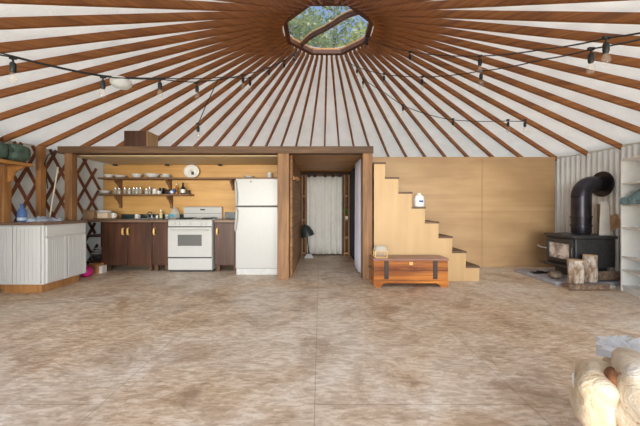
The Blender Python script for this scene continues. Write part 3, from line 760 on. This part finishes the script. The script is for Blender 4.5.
# pine shelf with green bag
ps = thing('pine_shelf', 'orange pine plank shelf on the left wall with curved bracket', 'shelf', (-4.25, 3.7, 1.70))
M().box(-.04, .20, -.15, .45, 0, .045).build('plank', pine_y, ps, bev=.006)
q = M(); pf = [(0, 0), (.22, 0), (.20, -.03), (.12, -.06), (.07, -.12), (.04, -.20), (0, -.22)]
q.prism(pf, lambda p: (-.06+p[0], .34, p[1]), lambda p: (-.06+p[0], .375, p[1])); q.build('bracket', pine_y, ps, smooth=False)
gbag = thing('green_bag', 'dark green rolled canvas bag on the pine shelf', 'bag', (-4.12, 3.80, 1.745))
for dx, rr, yy in ((.09, .12, .13), (.05, .13, -.12)):
    M().blob((dx-.06, yy, .115), (.13, .14, .115), 3.0, 24, 14, .05, 9).build('roll', green_m, gbag)
M().tube([(-.10, .01, .17), (-.02, .005, .215), (.08, .01, .19), (.135, .01, .11)], .014, 8).build('strap', plain('olive_strap', (.05, .06, .04), .8), gbag)

# ------------------------------------------------------------------ hallway
def drape(name, x0, x1, y, z0, z1, folds, amp, mat, axis='x', seed=1, parent=None):
    rd = random.Random(seed); n = folds*8; m = M(); vs = []
    for j in range(9):
        z = z0+(z1-z0)*j/8
        for i in range(n+1):
            s_ = i/n; a = x0+(x1-x0)*s_; d_ = amp*math.sin(2*PI*folds*s_+.5*math.sin(7*s_))*(1-.35*j/8)
            vs.append((a, y+d_, z) if axis == 'x' else (y+d_, a, z))
    m.add(vs, [(j*(n+1)+i, j*(n+1)+i+1, (j+1)*(n+1)+i+1, (j+1)*(n+1)+i) for j in range(8) for i in range(n)])
    o = m.build(name, mat, parent); md = o.modifiers.new('t', 'SOLIDIFY'); md.thickness = .004; return o
cu = thing('white_curtain', 'white tab-top curtain hanging at the back of the hallway', 'curtain', (0, 0, 0))
drape('panel', X(307, 6.9), X(342.5, 6.9), 6.9, .04, 1.86, 6, .028, curtain_m, parent=cu)
for px in (309, 315, 325, 333, 340):
    M().box(X(px-1.4, 6.9), X(px+1.4, 6.9), 6.87, 6.93, 1.845, 1.915).build('tab', curtain_d, cu)
tag(M().tube([(-.445, 6.9, 1.93), (.775, 6.9, 1.93)], .014, 8).build('curtain_rod', dark_metal), 'dark curtain rod across the back of the hallway', 'rod')
for xa, xb, lb_ in ((-.44, X(307, 7.1), 'left'), (X(343, 7.1), .70, 'right')):
    t = thing('shelf_unit', 'open pine shelving showing %s of the white hallway curtain' % lb_, 'shelves', ((xa+xb)/2, 7.05, 0), 0, 'hallway shelving'); h = (xb-xa)/2
    for sx in (-1, 1): M().box(sx*(h-.02)-.02, sx*(h-.02)+.02, -.12, .12, 0, 1.9).build('upright', post_z, t)
    for z in (.03, .40, .82, 1.38): M().box(-h+.04, h-.04, -.12, .12, z, z+.04).build('shelf_board', post_pale, t)
pt = thing('potted_plant', 'small green plant on the hallway shelving beside the curtain', 'plant', (X(346.6, 6.98), 6.98, .86))
M().lathe([(.035, 0), (.05, .07), (.045, .07)], n=14).build('pot', china, pt)
m = M(); rd = random.Random(2)
for k in range(46):
    a, e_ = rd.random()*6.28, rd.uniform(.2, 1.4); L = rd.uniform(.06, .16); d = Vector((math.cos(a)*math.cos(e_), math.sin(a)*math.cos(e_), math.sin(e_))); c = Vector((0, 0, .09))+d*L; s_ = d.orthogonal().normalized()*.022
    m.add([c-d*.035, c+s_, c+d*.035, c-s_], [(0, 1, 2, 3)])
m.build('leaves', leaf_green, pt, smooth=False)
lc = drape('lilac_curtain', 4.82, 5.40, .665, .05, 1.93, 3, .035, curtain_p, 'y'); tag(lc, 'pale lilac curtain along the right side of the hallway', 'curtain')
dc = drape('dark_curtain', 5.95, 6.75, .70, .05, 1.93, 4, .018, curtain_d, 'y'); tag(dc, 'dark curtain behind the lilac curtain in the hallway', 'curtain')
lp = thing('floor_lamp', 'black hooded lamp on a grey foot in the hallway', 'lamp', (X(309, 6.6), 6.6, 0))
M().prism([(-.10, -.09), (.11, -.09), (.06, .07), (-.05, .07)], lambda p: (p[0], p[1], 0), lambda p: (p[0]*.55, p[1]*.55, .09)).build('foot', lampgrey, lp)
M().tube([(0, 0, .08), (-.03, 0, .35), (-.045, 0, .56)], .012, 8).build('stem', lampblack, lp)
m = M().lathe([(.15, -.10), (.14, -.02), (.10, .10), (.045, .155), (.03, .16)], n=20); q = m.build('lamp_shade', lampblack, lp); q.location = (-.05, 0, .58); q.rotation_euler = (0, math.radians(-18), 0)
tk = thing('peg_rack', 'small wooden peg rack on the left hallway wall', 'peg rack', (-.45, 5.15, 1.62))
M().box(0, .02, -.25, .25, -.03, .03).build('board', post_pale, tk)
for y in (-.18, 0, .18): M().tube([(.02, y, 0), (.08, y, .02)], .01, 8).build('peg', post_pale, tk)

# ------------------------------------------------------------------ stove corner, right
m = M(); vs = []; n = 420; a0, a1 = -30, 13.5; pitch = .092
for i in range(n+1):
    a = a0+(a1-a0)*i/n; arc = math.radians(a)*R; ph = (arc/pitch) % 1
    rr = 4.57+.03*max(-1, min(1, 1.6*math.sin(2*PI*ph)))
    x, y = wallp(a, rr); vs += [(x, y, .02), (x, y, 2.06)]
m.add(vs, [(2*i, 2*i+2, 2*i+3, 2*i+1) for i in range(n)])
o = m.build('corrugated_panel', corr_m); md = o.modifiers.new('t', 'SOLIDIFY'); md.thickness = .003
tag(o, 'white corrugated metal heat shield on the wall behind the wood stove', 'wall panel')
he = thing('hearth_pad', 'low grey stone hearth pad under the wood stove', 'hearth', (4.0, 4.6, 0)); hx, hy = 4.0, 4.6
slabs = [(3.42, 3.80, 4.62, 5.15, stone), (3.81, 4.52, 4.66, 5.15, stone), (3.40, 3.80, 4.22, 4.61, stone), (3.81, 4.25, 4.22, 4.65, stone), (4.26, 4.52, 4.22, 4.65, stone), (3.47, 3.62, 4.06, 4.21, stone_red), (3.63, 4.10, 4.06, 4.21, stone)]
for k, (x0, x1, y0, y1, mt) in enumerate(slabs):
    M().box(x0-hx, x1-hx, y0-hy, y1-hy, 0, .05+.004*(k % 3 == 1)).build('slab', mt, he, bev=.008)
ws = thing('wood_stove', 'black cast wood stove with glass door on the stone hearth', 'wood stove', (4.14, 4.68, .054)); wx, wy = 4.14, 4.68
M().box(-.23, .26, -.20, .20, 0, .17).build('pedestal', cast_iron, ws, bev=.01)
M().box(-.30, .30, -.28, .28, .17, .60).build('firebox', cast_iron, ws, bev=.015)
M().box(-.34, .32, -.30, .30, .60, .65).build('top_plate', cast_iron, ws, bev=.012)
M().box(-.43, -.30, -.27, .27, .15, .185).build('ash_shelf', cast_iron, ws, bev=.012)
dr = M()
for a in ((-.25, .25, .215, .265), (-.25, .25, .515, .575), (-.25, -.20, .265, .515), (.20, .25, .265, .515)): dr.box(-.335, -.30, a[0], a[1], a[2], a[3])
dr = dr.build('door', cast_iron, ws, bev=.006)
m, nt, b = newmat('stove_glass')
f = noise(nt, coords(nt), 7, 4, .6, .5); nt.links.new(ramp(nt, f, [(.30, (.10, .08, .075)), (.45, (.50, .43, .39)), (.56, (.85, .78, .72))]), b.inputs['Base Color']); b.inputs['Roughness'].default_value = .12  # pale mottling puts bright reflections into the glass colour
tag(M().box(-.318, -.305, -.20, .20, .265, .515).build('door_glass', m, dr), 'glass door pane with pale reflections painted into its colour')
M().tube([(-.335, .245, .40), (-.38, .27, .40), (-.40, .36, .43)], .012, 8).build('handle', steel, dr)
M().tube([(-.335, -.265, .34), (-.35, -.265, .34), (-.35, -.265, .46), (-.335, -.265, .46)], .012, 8).build('hinge', cast_iron, dr)
pi_ = thing('stove_pipe', 'thick black stove pipe rising from the stove and bending into the wall', 'stove pipe', (4.205, 4.72, .704))
q = M().lathe([(.115, 0), (.128, .03), (.128, .12), (.138, .125), (.138, .15), (.128, .155), (.132, .26), (.141, .265), (.141, .285), (.130, .29), (.130, .60)], n=28); q.build('riser', pipe_m, pi_)
pts = [(0, 0, .60)]
for k in range(1, 7):
    a = k/6*PI/2; pts.append((.18*(1-math.cos(a)), 0, .60+.20*math.sin(a)))
for i in range(len(pts)-1): pass
M().tube([(0, 0, .595)]+pts[1:]+[(.24, 0, .80)], [.130, .129, .129, .129, .129, .129, .129, .12], 26).build('elbow', pipe_m, pi_)
M().tube([(.23, 0, .80), (.28, 0, .80), (.30, 0, .80), (.335, 0, .80)], [.125, .12, .10, .10], 22).build('wall_thimble', pipe_m, pi_)
q = M().tube([(.33, 0, .80), (.345, 0, .80)], .205, 32); q.build('wall_flange', pipe_m, pi_, bev=.006)
# cardboard on the stove
cbx = thing('cardboard_box', 'torn open cardboard box propped on the stove behind the pipe', 'box', (4.36, 4.53, .7045))
M().add([(-.08, -.04, 0), (.05, -.08, 0), (.04, -.07, .50), (-.05, -.035, .52), (-.08, -.033, 0), (.05, -.073, 0), (.04, -.063, .50), (-.05, -.028, .52)], [(0,1,2,3),(7,6,5,4),(0,4,5,1),(1,5,6,2),(2,6,7,3),(3,7,4,0)]).build('white_flap', cardboard_w, cbx)
M().add([(.05, -.08, 0), (.06, .14, 0), (.05, .14, .48), (.04, -.07, .46), (.057, -.08, 0), (.067, .14, 0), (.057, .14, .48), (.047, -.07, .46)], [(0,1,2,3),(7,6,5,4),(0,4,5,1),(1,5,6,2),(2,6,7,3),(3,7,4,0)]).build('side_panel', cardboard, cbx)
M().add([(.045, -.08, .30), (.05, -.08, .06), (.19, -.13, .15), (.10, -.14, .33), (.05, -.074, .30), (.055, -.074, .06), (.195, -.124, .15), (.105, -.134, .33)], [(0,1,2,3),(7,6,5,4),(0,4,5,1),(1,5,6,2),(2,6,7,3),(3,7,4,0)]).build('brown_flap', cardboard, cbx)
# logs
def log(x, y, z, r, hh, lab, mat, lying=None, seed=1):
    t = thing('firewood_log', lab, 'log', (x, y, z), 0, 'firewood by the stove')
    rd = random.Random(seed); n = 20; m = M(); rs = [r*(1+.14*(rd.random()-.5)) for _ in range(n)]; vs = []
    L = 7
    for i in range(L):
        for k in range(n):
            q = rs[k]*(1+.05*math.sin(i*1.3+k)); vs.append((q*math.cos(2*PI*k/n), q*math.sin(2*PI*k/n), hh*i/(L-1)))
    m.add(vs, [(i*n+k, i*n+(k+1) % n, (i+1)*n+(k+1) % n, (i+1)*n+k) for i in range(L-1) for k in range(n)]+[tuple(range(n))[::-1]])
    bk = m.build('bark', mat, t)
    e = M().add([(rs[k]*.985*math.cos(2*PI*k/n), rs[k]*.985*math.sin(2*PI*k/n), hh+dz) for dz in (-.01, .004) for k in range(n)], [tuple(range(n))[::-1], tuple(range(n, 2*n))]+[(k, (k+1) % n, n+(k+1) % n, n+k) for k in range(n)]).build('cut_end', logend, t)
    if lying is not None:
        t.rotation_euler = (PI/2, 0, lying); t.location = (x, y, z+r*1.06)
    return t
log(X(575.5, 4.15), 4.15, .0545, .09, .33, 'birch log standing upright before the stove, shorter and left', bark_m, seed=3)
log(X(590, 4.24), 4.24, .0545, .08, .385, 'birch log standing upright before the stove, taller and right', bark_m, seed=6)
log(4.06, 4.315, .0545, .065, .40, 'brown log lying on the hearth behind the taller birch log', bark_dark, PI/2, 8)
log(3.38, 3.99, .0, .038, .56, 'long dark stick of firewood lying on the floor along the hearth front', bark_dark, PI/2*1.02, 9)
o = M().blob((0, 0, .055), (.10, .08, .055), 2.2, 18, 12, .15, 6).build('brown_stone', plain('stone_brown', (.23, .17, .12), .9, 0, .3, 12, .5)); o.location = (X(553, 4.5), 4.45, .0505); tag(o, 'rounded brown rock on the hearth below the stove door', 'rock')
tg = thing('fire_tongs', 'black fire tongs lying on the hearth left of the stove', 'fire tool', (X(537, 4.85), 4.80, .05))
M().tube([(-.12, -.03, .012), (.0, .0, .012), (.20, .05, .012)], .010, 8).build('arm', black_m, tg)
M().tube([(-.12, .05, .012), (.0, .0, .018), (.18, -.04, .012)], .010, 8).build('arm', black_m, tg)
M().box(-.03, .06, -.03, .03, .005, .04).build('hinge', black_m, tg, bev=.008)

# bookcase on the right wall
bc = thing('white_bookcase', 'tall white open bookcase at the right edge of the room', 'bookcase', (4.10, 4.0, 0), math.radians(-21))
# local: width runs toward -y (nearer), depth +x
BW, BD, BH = 1.0, .24, 1.775
M().box(0, BD, -.025, 0, 0, BH).build('side_panel', white_paint, bc, bev=.002)
M().box(0, BD, -BW, -BW+.025, 0, BH).build('side_panel', white_paint, bc, bev=.002)
M().box(BD-.008, BD, -BW+.025, -.025, .05, BH-.025).build('back_panel', white_paint, bc)
M().box(0, BD, -BW+.025, -.025, BH-.025, BH).build('top_board', white_paint, bc, bev=.002)
for z in (.06, .27, .45, .84, 1.145, 1.43): M().box(.005, BD-.008, -BW+.025, -.025, z, z+.022).build('shelf_board', white_paint, bc, bev=.002)
M().box(.01, .03, -BW+.025, -.025, 0, .06).build('toe_board', white_paint, bc)
o = crumple('teal_blanket', .24, .62, .36, blanket_m, 11, 18, 22); o.location = (4.06, 3.66, 1.1675); o.rotation_euler = (0, 0, math.radians(-21)); tag(o, 'crumpled teal blanket on a shelf of the white bookcase', 'blanket')

# ------------------------------------------------------------------ string lights
def catenary(p, sag=.05, n=6):
    out = []
    for a, b_ in zip(p, p[1:]):
        a, b_ = Vector(a), Vector(b_)
        for i in range(n):
            t = i/n; q = a.lerp(b_, t); q.z -= sag*4*t*(1-t)*(b_-a).length*.35; out.append(q)
    out.append(Vector(p[-1])); return out
def strand(lab, nodes, hang):
    pts = [(X(px, Y), Y, Z(py, Y)) for px, py, Y in nodes]
    t = thing('string_light', lab, 'string lights', pts[0], 0, 'string lights'); o0 = Vector(pts[0])
    M().tube([p-o0 for p in catenary(pts)], .0052, 6).build('cord', wire_m, t)
    for px, py, Y in hang:
        c = Vector((X(px, Y), Y, Z(py, Y)))-o0
        s_ = M().tube([c+Vector((0, 0, .005)), c-Vector((0, 0, .035))], .006, 6)
        s_.lathe([(.012, -.03), (.018, -.04), (.018, -.08), (.014, -.095)], c, 12); s_.box(c.x-.02, c.x+.02, c.y-.008, c.y+.008, c.z-.008, c.z+.01)
        so_ = s_.build('socket', wire_m, t)
        M().lathe([(.011, -.093), (.015, -.105), (.024, -.13), (.025, -.145), (.019, -.163), (.005, -.171)], c, 14).build('bulb', bulb_m, so_)
strand('nearest left string of clear bulbs running from the wall to the skylight', [(-30, 48, 1.7), (13, 57, 1.95), (103, 76.5, 2.35), (160, 79, 2.65), (197, 82, 3.05), (243, 75, 3.5), (284, 61, 4.3), (298, 49, 4.75)],
       [(13, 58, 1.95), (103, 77, 2.35), (160, 79, 2.65), (197, 83, 3.05), (243, 75, 3.5), (284, 61, 4.3)])
strand('second left string of clear bulbs twisted beside the nearest one', [(-30, 43, 1.75), (13, 56, 2.05), (103, 75.5, 2.5), (160, 78, 2.8), (225, 77, 3.4), (250, 78, 3.7), (270, 67, 4.15), (294, 54, 4.7), (302, 51, 4.9)],
       [(250, 78, 3.7), (269, 68, 4.15), (294, 55, 4.7)])
strand('upper right string of clear bulbs running from skylight to wall', [(366, 38, 4.5), (412, 52, 3.7), (480, 56, 2.85), (545, 49, 2.3), (607, 38, 1.85), (670, 27, 1.6)],
       [(367, 39, 4.5), (410, 52, 3.7), (480, 56, 2.85), (606, 38, 1.85)])
strand('lower right string of clear bulbs running from skylight to wall', [(345, 60, 4.95), (357, 67, 4.7), (383, 74, 4.3), (423, 77, 3.75), (481, 71, 3.1), (545, 59, 2.45), (591, 49, 2.0), (680, 30, 1.7)],
       [(357, 67, 4.7), (384, 74, 4.3), (422, 77, 3.75), (481, 71, 3.1), (591, 49, 2.0)])
strand('farthest right string of small bulbs hanging low under the rafters', [(362, 78, 5.3), (385, 93, 5.2), (404, 106, 5.0), (430, 115, 4.7), (453, 120, 4.45), (505, 121, 4.1), (526, 121, 4.0)],
       [(363, 79, 5.3), (403, 105, 5.0), (453, 119, 4.45), (508, 120, 4.1), (525, 120, 4.0)])
strand('thin drop cord with one bulb hanging over the loft beam', [(218, 79, 3.25), (206, 105, 3.4), (198, 124, 3.5)], [(198, 124, 3.5)])
ln = thing('paper_lantern', 'round white paper lantern hanging from the left string lights', 'lantern', (X(121, 2.5), 2.5, Z(77, 2.5)))
M().lathe([(.025, -.10), (.055, -.09), (.078, -.065), (.08, -.045), (.07, -.02), (.03, -.003)], n=24).build('shade', cloth('lantern_paper', (.85, .86, .86), .4, .4, 20), ln)
M().tube([(0, 0, -.004), (0, 0, .018)], .004, 6).build('hanger', wire_m, ln)

# ------------------------------------------------------------------ torn armchair, near right
ac = thing('torn_armchair', 'torn cream leatherette armchair in the near right corner', 'armchair', (1.126, 1.2, 0), math.radians(-43))
def puffy(c, r, e, amp, seed, tilt=0):
    q = M().blob(c, r, e, 48, 30); rd = random.Random(seed)
    ph = [(Vector((rd.gauss(0, 1), rd.gauss(0, 1), rd.gauss(0, 1))).normalized()*rd.uniform(12, 55), rd.uniform(0, 6)) for _ in range(9)]
    out = []
    for p in q.v:
        v_ = Vector(p); d_ = (v_-Vector(c)).normalized()
        k = sum(math.sin(v_.dot(w_)+f_) for w_, f_ in ph)/9
        v_ = v_+d_*amp*k; v_.z += tilt*(v_.x-c[0]); out.append(tuple(v_))
    q.v = out; return q
puffy((.245, .10, .15), (.285, .24, .15), 7, .008, 1).build('base', cream_m, ac)
LX, LY, LZ = 0, 0, .375
rl = puffy((LX, LY, LZ), (.074, .145, .098), 2.7, .055, 2).build('front_roll', cream_m, ac)
q = []
for k in range(11):
    y = -.10+.20*k/10; zz = .03+.022*math.sin(k*.5); f = max(.02, 1-(abs(y)/.145)**2.7-(abs(zz)/.098)**2.7)
    q.append((LX-.074*f**.37*.97, LY+y, LZ+zz))
M().tube(q, .005, 6).build('piping', china, rl)
puffy((.255, .02, .415), (.205, .15, .12), 6, .05, 3, -.03).build('armrest', cream_m, ac)
puffy((.05, -.03, .445), (.028, .06, .05), 2.2, .02, 8).build('torn_lining', plain('rust_lining', (.30, .12, .05), .8, 0, .4, 20, .4), ac)
puffy((.29, .19, .36), (.23, .08, .08), 3, .02, 5).build('seat_cushion', cream_m, ac)
puffy((.29, .33, .34), (.255, .08, .09), 3.2, .025, 4).build('armrest', cream_m, ac)
puffy((.60, .15, .42), (.09, .25, .38), 3.5, .02, 6).build('backrest', cream_m, ac)
o = crumple('white_throw', .34, .20, .15, throw_m, 21, 22, 16); o.location = (1.50, 1.33, .428); o.rotation_euler = (0, 0, math.radians(-43)); tag(o, 'white crumpled throw over the far arm of the torn armchair', 'throw')
